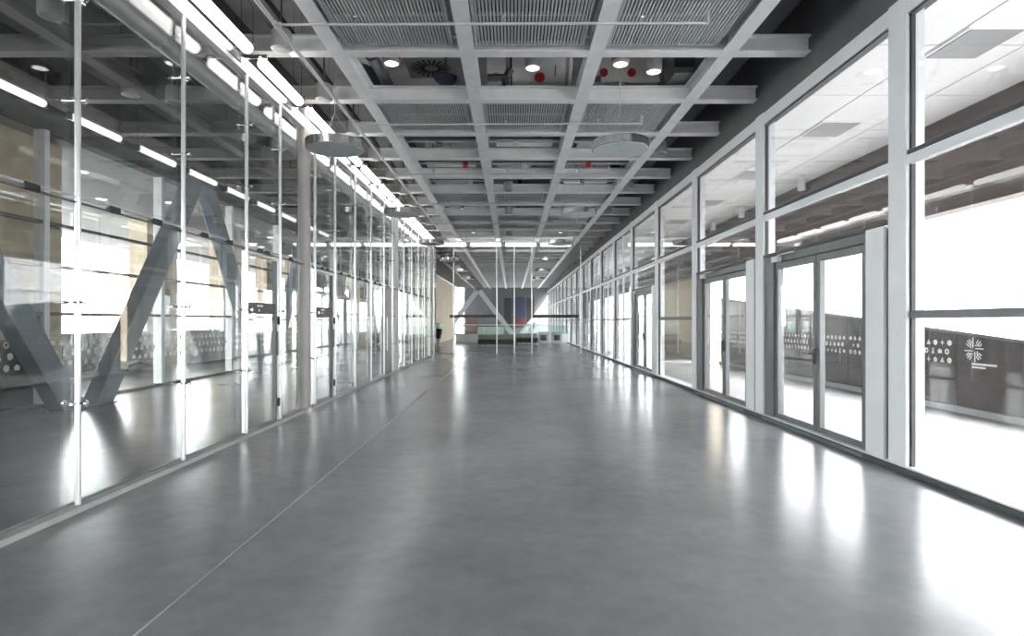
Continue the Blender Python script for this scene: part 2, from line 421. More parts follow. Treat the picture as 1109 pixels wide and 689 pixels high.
def icons(parent, x0, x1, ya, yb, zs, s, pitch, clip=None, off=(0, 0, 0)):
    b = MB()
    for ri, z in enumerate(zs):
        y = ya + (ri % 2) * pitch * .35
        while y < yb:
            if clip is None or z + s * .6 < clip(y): icon(b, random.randrange(8), y, z, s, x0, x1)
            y += pitch
    if not b.v: return
    o = b.build('icon_print', 'frost', parent, (-off[0], -off[1], -off[2])); o['kind'] = 'stuff'; o['label'] = 'rows of small white frosted pictograms'
    return o
wloc = dw.location
for (a, b_, o) in ICON_PANELS:
    skip = (a < 9.4 < b_)
    o_ = o
    if a > 3.5 and a < 20 and not skip:
        icons(o_, XCN - .046, XCN - .04, a + .16, b_ - .05, (1.13, .98, .83), .10, .17, lambda y: ztop(y) - .02, (0, 0, 0))
    if skip:                                           # emblem of nested diagonal strokes with two lines of caption
        e = MB(); c0, zc = 9.68, 1.04
        for q in range(4):
            ca, sa = math.cos(q * math.pi / 2), math.sin(q * math.pi / 2)
            for (u0, v0, u1, v1) in ((.02, .03, .02, .20), (.06, .06, .14, .14), (.07, .02, .07, .10), (.05, .11, .10, .16), (.10, .05, .16, .09)):
                p0 = (u0*ca - v0*sa, u0*sa + v0*ca); p1 = (u1*ca - v1*sa, u1*sa + v1*ca)
                dx, dz = p1[0]-p0[0], p1[1]-p0[1]; l = math.hypot(dx, dz); nx, nz = -dz/l*.009, dx/l*.009
                e.poly_yz([(c0+p0[0]+nx, zc+p0[1]+nz), (c0+p1[0]+nx, zc+p1[1]+nz), (c0+p1[0]-nx, zc+p1[1]-nz), (c0+p0[0]-nx, zc+p0[1]-nz)], XCN - .046, XCN - .04)
        em = e.build('emblem', 'frost', o); em['label'] = 'white emblem of diagonal strokes forming a diamond'
        cpn = MB(); cpn.box(XCN-.046, XCN-.04, 9.22, 9.72, .795, .825); cpn.box(XCN-.046, XCN-.04, 9.44, 9.72, .745, .772)
        cpn.build('caption', 'frost', o)
# limestone wall further along and white building opposite
lw = box('wall_stone', 'limelight', None, XCN, XCN + .6, 22.6, 31.5, -.012, 3.37)
struct(lw, 'cream limestone wall seen through the far right windows', 'wall')
bd = empty('white_building', (24, 16, -.012))
MB().box(0, 12, -30, 60, 0, 11).build('wall', 'outwhite', bd)
for i in range(36):
    MB().box(-.06, .0, -.05, .05, 0, 11).build('rib', 'outline', bd, (0, -29 + i * 2.5, 0))
for i in range(5):
    MB().box(-.08, .0, -30, 60, -.04, .04).build('ledge', 'outline', bd, (0, 0, 1.4 + i * 2.1))
tag(bd, 'overexposed white building with a faint facade grid across the courtyard', 'building')

# ------------------------------------------------------------------ left glass partition
wl = MB().box(XL - .05, XL + .11, Y0, 27.8, 0, .045).build('wall_left', 'joint')
struct(wl, 'frameless glass partition on thin steel poles along the left side', 'wall')
PY = [-4.3, -2.8, -1.25, .25, 1.75, 3.25, 4.76, 6.29, 7.79, 8.92, 10.5, 11.7, 13.2, 14.7, 16.2, 17.35, 19.2, 20.7, 22.2, 23.7, 25.2, 26.6]
pole_me = MB().cyl((0, 0, .045), (0, 0, 4.72), .023, 12).mesh('pole', 'pole', smooth=True)
def clampm():
    b = MB(); b.cyl((-.10, 0, 0), (.06, 0, 0), .012, 8); b.cyl((.06, 0, 0), (.075, 0, 0), .022, 10); b.cyl((-.10, 0, 0), (-.115, 0, 0), .022, 10)
    b.cyl((0, -.075, 0), (0, .075, 0), .011, 8); return b.mesh('clamp', 'chrome', smooth=True)
clamp_me = clampm()
for y in PY:
    p = put('pole', pole_me, wl, (XL + .05, y, 0))
    for z in (.85, 1.65, 3.25, 4.05): put('clamp', clamp_me, p, (0, 0, z))
LDOOR = {(7.79, 8.92): 'nearest', (10.5, 11.7): 'second'}
ends = [Y0] + PY + [27.7]
for i in range(len(ends) - 1):
    a, b = ends[i], ends[i + 1]
    pane(wl, XL, a + .008, b - .008, 2.50, 4.70, 'glass', 'glass_panel')
    if (a, b) in LDOOR or (a, b) == (16.2, 17.35): continue
    pane(wl, XL, a + .008, b - .008, .045, 2.43, 'glass', 'glass_panel')
for z in (2.445, 2.485):
    MB().cyl((XL + .035, Y0, z), (XL + .035, 27.7, z), .011, 8).build('rail', 'frame' if z < 2.46 else 'pole', wl, smooth=True)
for y in PY:
    for dy in (-.45, .45): MB().box(-.018, .018, -.07, .07, 2.438, 2.492).build('rail_clamp', 'black', wl, (XL + .035, y + dy, 0))
MB().box(XL - .03, XL + .07, Y0, 27.75, 4.70, 4.76).build('top_rail', 'pole', wl, bevel=.005)
def glass_door(y0, y1, word):
    global dn
    dn += 1
    d = empty('door_%d' % dn, (XL, y0, 0)); L = y1 - y0
    struct(d, '%s glass door with dark sign strip in the left partition' % word, 'door')
    f = MB(); f.box(-.03, .05, L - .09, L - .02, .02, 2.42); f.box(-.03, .05, .03, .06, .02, 2.42); f.box(-.028, .048, .06, L - .09, 2.385, 2.42)
    f.build('door_frame', 'pole', d, bevel=.004)
    lf = pane(d, .01, .07, L - .11, .03, 2.375, 'glass', 'door_leaf')
    box('stile', 'frame', d, -.02, .04, L - .15, L - .095, .03, 2.375, .004)
    s = box('sign_plate', 'sign', d, .02, .026, .07, L - .15, 1.60, 1.755)
    t = MB()
    for q in range(4): t.box(0, .002, -.14 + q * .05, -.105 + q * .05, .095, .125)
    t.box(0, .002, -.10, -.06, .035, .065)
    t.build('sign_marks', 'frost', s, (.003, 0, 0))
    h = MB(); h.cyl((.06, L - .12, 1.0), (.06, L - .12, 1.35), .014, 8); h.cyl((.02, L - .12, 1.05), (.06, L - .12, 1.05), .009, 8); h.cyl((.02, L - .12, 1.30), (.06, L - .12, 1.30), .009, 8)
    h.build('handle', 'frame', d, smooth=True)
    for z in (.25, 1.45): box('hinge', 'black', d, .03, .07, L - .09, L - .04, z, z + .12, .004)
for (a, b), wd in LDOOR.items(): glass_door(a, b, wd)
dn += 1
d = empty('door_%d' % dn, (XL, 16.25, 0)); struct(d, 'dark brown solid door in the left glass partition', 'door')
box('door_leaf', 'wood', d, -.03, .03, .03, 1.06, .03, 2.42, .004)
h = MB(); h.cyl((.08, .2, .7), (.08, .2, 1.6), .018, 10); h.cyl((.03, .2, .8), (.08, .2, .8), .01, 8); h.cyl((.03, .2, 1.5), (.08, .2, 1.5), .01, 8)
h.build('handle', 'pole', d, smooth=True)
# columns standing on the partition line
for i, (y, m) in enumerate(((10.05, 'column'), (17.9, 'paleco'), (25.7, 'paleco'))):
    o = empty('round_column', (XL + .02, y, 0))
    MB().lathe([(.098, 0), (.098, 5.1)], 24).build('shaft', m, o, smooth=True)
    MB().lathe([(.13, 0), (.13, .05), (.1, .055)], 24).build('base_collar', 'steel', o, smooth=True)
    MB().lathe([(.14, 4.98), (.14, 5.1)], 24).build('cap_collar', m, o, smooth=True)
    tag(o, ['warm grey round column by the nearest left glass doors', 'pale grey round column midway along the left glass partition', 'farthest round column on the left glass partition line'][i], 'column', 'columns on the left partition')

# ------------------------------------------------------------------ inclined steel legs (V columns)
def vcolumn(loc, rz, label, m='truss', half=3.9, H=5.08, w=.40, t=.28):
    o = empty('v_column', loc, rz)
    for s in (-1, 1):
        b = MB(); y0, y1 = s * .06, s * (half - .06)
        L = math.hypot(y1 - y0, H); q = w / 2 * L / H
        c0 = s * (q + .12)
        b.hexa([(-t/2, c0 - q, .02), (t/2, c0 - q, .02), (t/2, c0 + q, .02), (-t/2, c0 + q, .02),
                (-t/2, y1 - q, H), (t/2, y1 - q, H), (t/2, y1 + q, H), (-t/2, y1 + q, H)])
        leg = b.build('leg', m, o, bevel=.012)
    MB().box(-t/2 - .03, t/2 + .03, -.66, .66, 0, .02).build('base_plate', m, o)
    return tag(o, label, 'column', 'inclined V columns')
for i, y in enumerate((2.7, 10.5, 18.3, 26.1, 33.9)):
    vcolumn((-7.5, y, 0), 0, ['V shaped steel column beside the viewpoint on the far left', 'nearest blue grey V shaped steel column behind the left glass', 'second blue grey V shaped steel column behind the left glass', 'third V shaped steel column behind the left glass', 'fourth V shaped steel column behind the left glass'][i])
vcolumn((.6, 64.5, 0), math.pi / 2, 'white V shaped column closing the far end of the hall', 'farleg', 4.15, 4.85, .5, .4)
vcolumn((-7.7, 64.5, 0), math.pi / 2, 'left white V shaped column at the far end beyond the stone wall', 'farleg', 4.15, 4.85, .5, .4)

# ------------------------------------------------------------------ outer left glazing
wo = MB().box(XO - .06, XO + .06, Y0, Y1, 0, .06).build('wall_outer', 'frame')
struct(wo, 'outer glass facade behind the V columns on the far left', 'wall')
MB().box(XO - .1, XO + .15, Y0, Y1, 4.85, 6.9).build('fascia', 'fascia', wo)
om = [-7, -3.5, 0, 3.5, 7.0, 10.5, 14.0, 17.5, 21, 24.5, 28, 31.5, 35, 38.5, 42, 45.5, 49, 52.5, 56, 59.5, 63]
om_me = MB().box(-.12, .08, -.06, .06, .06, 4.85).mesh('mullion', 'white', bevel=.005)
for i, y in enumerate(om):
    put('mullion', om_me, wo, (XO, y, 0))
    if i + 1 < len(om): 
        g1 = pane(wo, XO, y + .06, om[i+1] - .06, .06, 1.6, 'glass', 'pane'); pane(wo, XO, y + .06, om[i+1] - .06, 1.66, 4.85, 'glass', 'pane')
        if 6 < y < 22: icons(g1, .008, .012, .15, 3.3, (1.05, .86, .67), .12, .21)
for z in (1.6, 2.45, 3.2): MB().box(XO - .05, XO + .05, Y0, Y1, z, z + .06).build('transom', 'frame', wo)
# outside left: soffit with downlights, stone piers, dark low wall
so = box('ceiling_outside', 'greyduct', None, -18, XO - .1, Y0, 66, 4.85, 5.1); so.data.materials.clear(); so.data.materials.append(mat('grey_soffit', (.42, .42, .40), .8, 0, .04))
struct(so, 'flat grey soffit with round downlights outside the far left glazing', 'ceiling')
dl_me = MB().lathe([(.16, .02), (.16, 0), (.13, -.008)], 16).mesh('trim_ring', 'canwhite', smooth=True); dl2 = MB().lathe([(.125, -.004), (.125, -.012)], 16).mesh('lens', 'lens')
n = 0
for X, ys in ((-9.6, (13.4, 16.9, 20.4, 23.9, 27.4, 30.9)), (-11.2, (12.9, 16.4, 19.9, 23.4, 26.9, 30.4)), (-13.6, (14, 17.5, 21.2, 24.5, 28, 31.5))):
    for y in ys:
        n += 1; o = empty('downlight', (X, y, 4.84)); put('trim_ring', dl_me, o); put('lens', dl2, o)
        tag(o, '%s round downlight of the %s row in the grey outdoor soffit' % (ORD[ys.index(y)], {-9.6: 'inner', -11.2: 'middle', -13.6: 'outer'}[X]), 'light', 'soffit downlights')
for i, (a, b) in enumerate(((4.0, 11.55), (19.6, 21.4), (24.8, 27.0), (33, 38), (46, 52), (29.2, 31.0), (40.5, 43))):
    o = empty('stone_pier', (-12.2 if i else -8.95, (a + b) / 2, -.012)); h = 4.86; nn = 4
    for q in range(nn):
        MB().box(-.3, .3, -(b-a)/2, (b-a)/2, q * h / nn + .004, (q + 1) * h / nn - .004).build('stone_block', 'lime', o, bevel=.006)
    tag(o, ['broad beige stone pier at the far left edge', 'beige stone pier behind the nearest V column', 'beige stone pier behind the second V column', 'fourth beige stone pier outside the left glazing', 'farthest beige stone pier outside the left glazing', 'slim beige stone pier between the third and fourth broad ones', 'slim beige stone pier before the farthest broad one'][i], 'pier', 'stone piers')
for i, (a, b) in enumerate(((6.0, 10.75), (15.0, 19.4), (21.6, 30.0), (31.2, 46.0))):
    o = box('low_wall', 'darkwall' if i < 2 else 'can', None, -11.75 if i else -8.6, -11.55 if i else -8.45, a, b, -.012, 1.18, .01)
    tag(o, ['dark low wall in front of the broad stone pier', 'dark low wall below the bright left window', 'grey low wall outside the left glazing past the second stone pier', 'farthest grey low wall outside the left glazing'][i], 'wall', 'dark low walls')
# inner end furniture behind the partition
o = empty('closed_parasol', (-4.02, 14.6, 0))
MB().lathe([(.10, .12), (.15, .2), (.16, 1.0), (.14, 1.5), (.07, 1.95), (.012, 2.17)], 14).build('folded_canopy', 'parasol', o, smooth=True)
MB().lathe([(.24, 0), (.24, .05), (.03, .07), (.03, .2)], 16).build('base', 'frame', o, smooth=True)
tag(o, 'tall grey pointed form like a closed parasol behind the left glass', 'parasol')
o = empty('side_table', (-6.1, 25.6, 0))
MB().box(-.55, .55, -.4, .4, .50, .54).build('table_top', 'glassgreen', o)
MB().box(-.45, .45, -.32, .32, .28, .30).build('shelf', 'benchbase', o)
for sx in (-1, 1):
    for sy in (-1, 1): MB().box(-.02, .02, -.02, .02, 0, .5).build('leg', 'frame', o, (sx * .5, sy * .36, 0))
tag(o, 'low greenish glass table behind the left partition', 'table')
o = empty('stool', (-6.9, 24.6, 0))
MB().lathe([(.2, .42), (.24, .46), (.24, .52), (.18, .55)], 16).build('seat', 'black', o, smooth=True)
MB().lathe([(.22, 0), (.22, .03), (.03, .05), (.03, .42)], 16).build('stem', 'frame', o, smooth=True)
MB().box(-.2, .2, .18, .22, .55, .95).build('backrest', 'black', o, bevel=.02)
tag(o, 'small black swivel seat beside the greenish glass table', 'chair')

# ------------------------------------------------------------------ cross partition and far lobby
YP = 27.8
wp = MB().box(XL - .05, -2.7, YP - .05, YP + .05, 0, .04).build('wall_cross', 'joint')
struct(wp, 'transverse glass partition closing the front hall', 'wall')
px_ = [-2.68, -.68, .13, .94, 3.2]
cp_me = MB().cyl((0, 0, 0), (0, 0, 5.1), .028, 10).mesh('cross_pole', 'pole', smooth=True)
for x in px_: put('pole', cp_me, wp, (x, YP, 0))
for a, b in zip(px_[:-1], px_[1:]):
    if b - a > .6: MB().box(0, b - a - .06, -.006, .006, 0, 5.0).build('glass_panel', 'glass', wp, (a + .03, YP, .04))
for a, b in ((-2.87, -.72), (.97, 3.1)):
    MB().box(a, b, -.02, -.012, 0, .14).build('sign_strip', 'sign', wp, (0, YP, 1.66))
o = box('wall_lobby', 'limelight', None, -5.4, -5.0, 30.5, 53, 0, 4.5); struct(o, 'cream stone wall on the left of the far lobby', 'wall')
o = empty('waste_bin', (-4.40, 36, 0))
MB().lathe([(.12, 0), (.12, .45), (.14, .46)], 16).build('pedestal', 'can', o, smooth=True)
MB().lathe([(.15, .46), (.26, 1.05), (.24, 1.05), (.14, .5)], 16).build('bucket', 'black', o, smooth=True)
MB().lathe([(.255, 1.05), (.28, 1.4), (.27, 1.4), (.245, 1.05)], 16).build('liner', 'glassgreen', o, smooth=True)
tag(o, 'black tapered bin on a grey stand before the cream wall', 'bin')
o = empty('balustrade', (0, 42, 0))
for a, b in ((-3.9, -1.2), (2.2, 5.0)):
    MB().box(a, b, -.03, .03, .0, .62).build('white_panel', 'bal', o)
for i in range(9):
    a = -3.9 + i; MB().box(a + .02, a + .98, -.01, .01, .1, 1.22).build('glass_panel', 'glassgreen', o)
MB().box(-3.9, 5.1, -.03, .03, 1.22, 1.27).build('handrail', 'pole', o)
tag(o, 'glass balustrade with pale panels across the far lobby', 'railing')
for i, (x0, x1, y, l) in enumerate(((-1.95, .15, 35, 'long black upholstered bench on the left in the far lobby'), (.32, 1.65, 38, 'shorter black bench on the right in the far lobby'))):
    o = empty('lobby_bench', ((x0 + x1) / 2, y, 0)); hw = (x1 - x0) / 2
    MB().box(-hw, hw, -.4, .4, .16, .44).build('seat', 'bench', o, bevel=.03)
    MB().box(-hw, hw, .2, .44, .44, .72).build('backrest', 'benchbase', o, bevel=.02)
    for s in (-1, 1): MB().box(-.04, .04, -.3, .3, 0, .16).build('leg', 'frame', o, (s * (hw - .15), 0, 0))
    tag(o, l, 'bench', 'lobby benches')
for i, x in enumerate((2.15, 3.05)):
    o = empty('kiosk', (x, 40.5, 0))
    MB().box(-.36, .36, -.25, .25, 0, .8).build('body', 'can', o, bevel=.02)
    MB().box(-.2, .2, -.262, -.25, .22, .58).build('screen', 'black', o)
    tag(o, ['left white box with dark screen in the far lobby', 'right white box with dark screen in the far lobby'][i], 'kiosk', 'white boxes with screens')
o = empty('banner', (.95, 66.5, 0))
MB().box(-.62, .62, -.03, .03, 1.9, 4.2).build('blue_field', 'poster_b', o); MB().box(-.62, .62, -.03, .03, .75, 1.9).build('red_field', 'poster_r', o)
MB().box(-.66, .66, .03, .06, .0, 4.24).build('backing', 'frame', o)
tag(o, 'tall blue and red banner at the end of the hall', 'banner')
for i, x in enumerate((-.4, 2.1)):
    o = empty('dark_screen', (x, 66.6, 0)); MB().box(-.45, .45, -.04, .04, .7, 4.1).build('panel', 'black', o); MB().box(-.5, .5, .04, .08, .0, 4.15).build('frame', 'frame', o)
    tag(o, ['dark upright panel left of the banner', 'dark upright panel right of the banner'][i], 'panel', 'dark panels by the banner')
o = box('wall_far', 'fascia', None, -5.3, 9, 67.2, 67.6, 0, 6.9); struct(o, 'grey wall closing the far end', 'wall')
o = empty('window_far', (0, 67.4, 0)); struct(o, 'white framed window grid in the left of the far end wall', 'window')
for z in (.0, .9, 1.7, 2.5, 3.3, 4.1): MB().box(XO - .1, -5.3, -.05, .05, z, z + .14).build('rail', 'beam', o)
for x in (-8.1, -7.2, -6.3, -5.4): MB().box(x - .05, x + .05, -.05, .05, .0, 6.9).build('stile', 'beam', o)
MB().box(XO - .1, -5.3, -.01, .01, .14, 6.9).build('pane', 'glass', o)
o = empty('reception_counter', (-1.9, 55, 0))
MB().box(-1.2, 1.2, -.35, .35, 0, 1.0).build('body', 'outwhite', o, bevel=.02); MB().box(-1.3, 1.3, -.42, .42, 1.0, 1.06).build('worktop', 'frame', o, bevel=.01)
tag(o, 'white counter with grey top behind the far balustrade', 'counter')
o = empty('armchair', (-3.6, 54, 0))
MB().box(-.5, .5, -.4, .4, .25, .5).build('seat', 'rust', o, bevel=.05); MB().box(-.5, .5, .3, .45, .5, 1.7).build('backrest', 'rust', o, bevel=.05)
for sx in (-1, 1):
    for sy in (-1, 1): MB().cyl((sx*.4, sy*.3, 0), (sx*.4, sy*.3, .25), .03, 8).build('leg', 'frame', o)
tag(o, 'rust brown high backed seat left in the far lobby', 'chair')
o = box('wall_behind', 'paleco', None, XO - .1, 4.2, Y0 - .3, Y0, 0, 6.9); struct(o, 'plain light grey wall behind the viewpoint', 'wall')

# ------------------------------------------------------------------ twin tube lights
def tube_light(L=1.36):
    o = empty('tube_light')
    b = MB(); b.lathe([(.02, -L/2), (.062, -L/2 + .012), (.07, -L/2 + .04), (.07, L/2 - .04), (.062, L/2 - .012), (.02, L/2)], 18)
    me = b.mesh('tube', 'tube', smooth=True); me.transform(Matrix.Rotation(math.pi/2, 4, 'X')); put('tube', me, o, (.10, 0, -.02))
    b = MB(); b.lathe([(.01, -L/2), (.036, -L/2 + .01), (.04, L/2 - .01), (.01, L/2)], 14)
    me = b.mesh('slim_tube', 'tube', smooth=True); me.transform(Matrix.Rotation(math.pi/2, 4, 'X')); put('slim_tube', me, o, (-.125, 0, .0))
    for s in (-1, 1):
        c = MB(); c.box(-.2, .18, -.012, .012, .02, .07); c.cyl((.10, -.05, .04), (.10, .05, .04), .016, 8); c.cyl((-.125, -.05, .03), (-.125, .05, .03), .014, 8)
        c.cyl((0, 0, .07), (0, 0, 2.1), .006, 6)
        c.build('bracket', 'chrome', o, (0, s * (L/2 + .03), .0), smooth=True)
    return o
proto = tube_light(); first = True
def place_tube(loc, rz, label, group):
    global first
    o = proto if first else copy_tree(proto)
    first = False
    o.location = loc; o.rotation_euler = (0, 0, rz); return tag(o, label, 'light', group)
for i in range(13):
    y = 8.30 + SP * (i - 1)
    if y > 24.8: break
    place_tube((-3.27, y, 4.80), 0, '%s twin white tube light in the row above the left glass partition' % ordn(i), 'tube lights above the left partition')
def slim_light(L=1.2):
    o = empty('tube_light')
    b = MB(); b.lathe([(.02, -L/2), (.055, -L/2 + .012), (.06, -L/2 + .04), (.06, L/2 - .04), (.055, L/2 - .012), (.02, L/2)], 16)
    me = b.mesh('dim_tube', 'tubedim', smooth=True); me.transform(Matrix.Rotation(math.pi/2, 4, 'X')); put('tube', me, o)
    for s in (-1, 1):
        c = MB(); c.box(-.03, .03, -.03, .03, -.06, .06); c.cyl((0, 0, .06), (0, 0, 2.1), .006, 6); c.build('bracket', 'frame', o, (0, s * (L/2 + .03), 0))
    return o
sproto = slim_light(); sfirst = True
for i in range(10):
    o = sproto if sfirst else copy_tree(sproto)
    sfirst = False; o.location = (-7.05, 8.45 + SP * (i - 1), 4.78)
    tag(o, '%s white tube light in the row by the V columns' % ordn(i), 'light', 'tube lights by the V columns')
for i, px in enumerate((421, 488, 526, 564, 602)):
    place_tube(((px - VX) * 26.6 / F, 26.6, 4.92), math.pi / 2, 'crosswise tube light before the glass cross wall, %s' % ('leftmost', 'second from the left', 'middle one of five', 'second from the right', 'rightmost')[i], 'crosswise tube lights')
MB().box(-.03, .03, Y0 + 1, 27, -.02, .02).build('mounting_rail', 'pole', wl, (-3.45, 0, 4.86))

# ------------------------------------------------------------------ round pendant discs
def pendant():
    o = empty('disc_pendant')
    MB().lathe([(.435, .005), (.445, .01), (.445, .135), (.43, .14), (.01, .14)], 48).build('rim', 'rim', o, smooth=True)
    MB().lathe([(.43, .0), (.43, .012)], 48).build('face', 'discface', o, smooth=True)
    MB().lathe([(.012, -.008), (.012, .0)], 10).build('screw', 'frame', o)
    for t in (.3, 2.4, 4.5): MB().cyl((.3*math.cos(t), .3*math.sin(t), .14), (.03*math.cos(t), .03*math.sin(t), .55), .003, 5).build('wire', 'pole', o)
    MB().cyl((0, 0, .55), (0, 0, 2.69), .006, 6).build('suspension', 'pole', o)
    return o
pp = pendant(); ff = True
for side, X in (('left', -2.80), ('right', 1.72)):
    for i in range(6):
        o = pp if ff else copy_tree(pp); ff = False
        o.location = (X, 9.5 + 5.83 * i, 4.21)
        tag(o, '%s round metal pendant disc of the %s row' % (ORD[i], side), 'pendant', 'round pendant discs')

# ------------------------------------------------------------------ canister lights
def canister(m, nm):
    o = empty(nm)
    MB().lathe([(.115, .0), (.13, .01), (.13, .22), (.11, .25), (.02, .25)], 24).build('housing', m, o, smooth=True)
    MB().lathe([(.10, -.002), (.10, .004)], 20).build('lens', 'lens' if m == 'canwhite' else 'frame', o)
    MB().cyl((0, 0, .25), (0, 0, 1.9), .014, 8).build('stem', 'frame', o)
    return o
cg = canister('can', 'canister_light'); cw = canister('canwhite', 'spot_light')
first_g = True
for i in range(9):
    o = cg if first_g else copy_tree(cg); first_g = False
    o.location = (-2.96, 7.72 + SP * i, 4.99); tag(o, '%s grey canister light beside the left sprinkler pipe' % ordn(i), 'light', 'grey canister lights')
for i, y in enumerate((12.7, 16.2, 19.7, 23.2)):
    o = copy_tree(cg, (3.15, y, 5.05)); tag(o, '%s grey canister light near the right fascia' % ordn(i), 'light', 'grey canister lights on the right')
for i, (x, y) in enumerate(((-5.3, 6.9), (-5.9, 9.3), (-5.4, 9.6), (-5.3, 13.0), (-5.9, 16))):
    o = copy_tree(cg, (x, y, 4.995)); tag(o, '%s grey canister light above the room behind the left glass' % ordn(i), 'light', 'canister lights behind the left glass')
for i, y in enumerate((16.2, 19.6, 24.7)):
    o = copy_tree(cg, (-.09, y, 5.02)); tag(o, '%s grey canister light on the centre line of the ceiling' % ordn(i), 'light', 'canister lights on the centre line')
SP_ = [(577, 74, 5.42, 'white spot light in the middle open ceiling cell of the first open row', 0), (424, 69, 5.42, 'white spot light with red collar in the left cell of the first open row', 1),
       (672, 70, 5.42, 'white spot light with red collar in the right cell of the first open row', 1), (708, 78, 5.38, 'white spot light beside the dark box in the right cell of the first open row', 0)]
for i, (x, y, z, l, rd) in enumerate(SP_):
    o = cw if i == 0 else copy_tree(cw)
    o.location = P(x, y, z); tag(o, l, 'light', 'white spot lights')
    if rd: MB().lathe([(.134, .05), (.14, .055), (.14, .16), (.134, .165)], 20).build('collar', 'red', o, smooth=True)

# ------------------------------------------------------------------ sprinkler pipes and big pipe
o = empty('sprinkler_pipe', (-2.70, 0, 4.90))
MB().cyl((0, Y0 + 1, 0), (0, 25.6, 0), .024, 10).build('main_run', 'pipe', o, smooth=True)
for i in range(-1, 6):
    y = 6.88 + 3.5 * i
    b = MB(); b.cyl((0, y, 0), (4.95, y, .02), .016, 8); b.cyl((4.95, y, .0), (4.95, y, .16), .02, 8)
    br = b.build('branch_pipe', 'pipe', o, smooth=True)
    j = MB(); j.cyl((0, y - .05, 0), (0, y + .05, 0), .033, 10); j.cyl((0, y, 0), (.06, y, 0), .028, 10); j.build('tee_joint', 'pipe', o, smooth=True)
    for x in (.9, 2.6, 4.2):
        h = MB(); h.cyl((x, y, .0), (x, y, .09), .012, 8); h.cyl((x, y, .09), (x, y, .10), .03, 10); h.build('sprinkler_head', 'chrome', br, smooth=True)
tag(o, 'pale sprinkler pipe with cross branches under the ceiling beams', 'pipe')
o = empty('insulated_pipe', (-4.27, 0, 4.92))
MB().cyl((0, Y0 + 1, 0), (0, 27, 0), .115, 18).build('pipe_run', 'bigpipe', o, smooth=True)
for i in range(12):
    y = 3 + i * 2.1; MB().cyl((0, y, 0), (0, y + .04, 0), .121, 18).build('band', 'greyduct', o, smooth=True)
for i in range(7): MB().box(-.01, .01, 4 + i * 3.5, 4.03 + i * 3.5, .1, .22).build('hanger', 'frame', o)
tag(o, 'large grey insulated pipe running behind the left glass partition', 'pipe')
for i, (x, z, w, l) in enumerate(((-3.12, 5.42, .19, 'dark cable tray above the left tube lights'), (-2.52, 5.5, .16, 'dark cable tray above the left sprinkler pipe'), (3.45, 5.6, .5, 'dark cable tray beside the right fascia'), (-5.0, 5.45, .4, 'dark cable tray behind the left glass'), (-6.6, 5.5, .4, 'dark cable tray near the V columns'))):
    o = empty('cable_tray', (x, 0, z))
    MB().box(-w/2, w/2, Y0 + .5, 40, 0, .012).build('tray_bed', 'tray', o)
    for s in (-1, 1): MB().box(s*w/2 - .01, s*w/2 + .01, Y0 + .5, 40, 0, .1).build('side_lip', 'tray', o)
    for q in range(3): MB().cyl((-w/3 + q * w/3, Y0 + .5, .035), (-w/3 + q * w/3, 40, .035), .02, 6).build('cable', 'black', o, smooth=True)
    tag(o, l, 'cable tray', 'cable trays')

# ------------------------------------------------------------------ services in the open ceiling cells
XC = [(a + b) / 2 for a, b in cols]
CN = ['left', 'middle', 'right']
# first open row, middle: big white duct with stickers, handles and straps
o = empty('air_unit', (XC[1] + .02, 10.20, 5.95))
me = MB(); me.lathe([(.02, -.70), (.50, -.70), (.52, -.68), (.52, .68), (.50, .70), (.02, .70)], 36); me = me.mesh('drum', 'duct', smooth=True); me.transform(Matrix.Rotation(math.pi/2, 4, 'Y')); put('drum', me, o)
for x in (-.36, .62):
    b = MB(); b.lathe([(.525, -.025), (.535, -.025), (.535, .025), (.525, .025)], 36); me = b.mesh('strap', 'greyduct', smooth=True); me.transform(Matrix.Rotation(math.pi/2, 4, 'Y')); put('strap', me, o, (x, 0, 0))
def on_drum(x, ang, r=.53): return (x, -r * math.cos(ang), -r * math.sin(ang))
for x, a_, rr in ((.17, .95, .085), (-.55, .95, .07)):
    c = on_drum(x, a_, .505); n_ = Vector((0, -math.cos(a_), -math.sin(a_)))
    MB().cyl(Vector(c), Vector(c) + n_ * .035, rr, 20).build('sticker', 'red', o, smooth=True)
for x in (-.30, .42):
    b = MB(); c = Vector(on_drum(x, .7)); n_ = Vector((0, -math.cos(.7), -math.sin(.7))); t_ = Vector((0, math.sin(.7), -math.cos(.7)))
    b.cyl(c - t_*.07, c - t_*.07 + n_*.05, .012, 6); b.cyl(c + t_*.07, c + t_*.07 + n_*.05, .012, 6); b.cyl(c - t_*.08 + n_*.05, c + t_*.08 + n_*.05, .012, 6)
    b.build('grab_handle', 'frame', o)
tag(o, 'white drum shaped air unit with red stickers above the first open row', 'air unit')
o = empty('valve_set', P(540, 84, 5.40))
b = MB(); b.cyl((-.18, 0, 0), (.12, 0, 0), .055, 12); b.cyl((.12, 0, 0), (.19, 0, .13), .06, 12); b.build('bent_pipe', 'tray', o, smooth=True)
MB().cyl((.20, 0, -.12), (.20, 0, .35), .018, 8).build('riser', 'black', o, smooth=True)
MB().box(.05, .12, -.05, .05, -.12, -.02).build('actuator', 'black', o, bevel=.01)
tag(o, 'dark bent pipe with valve left of the white air unit', 'valve')
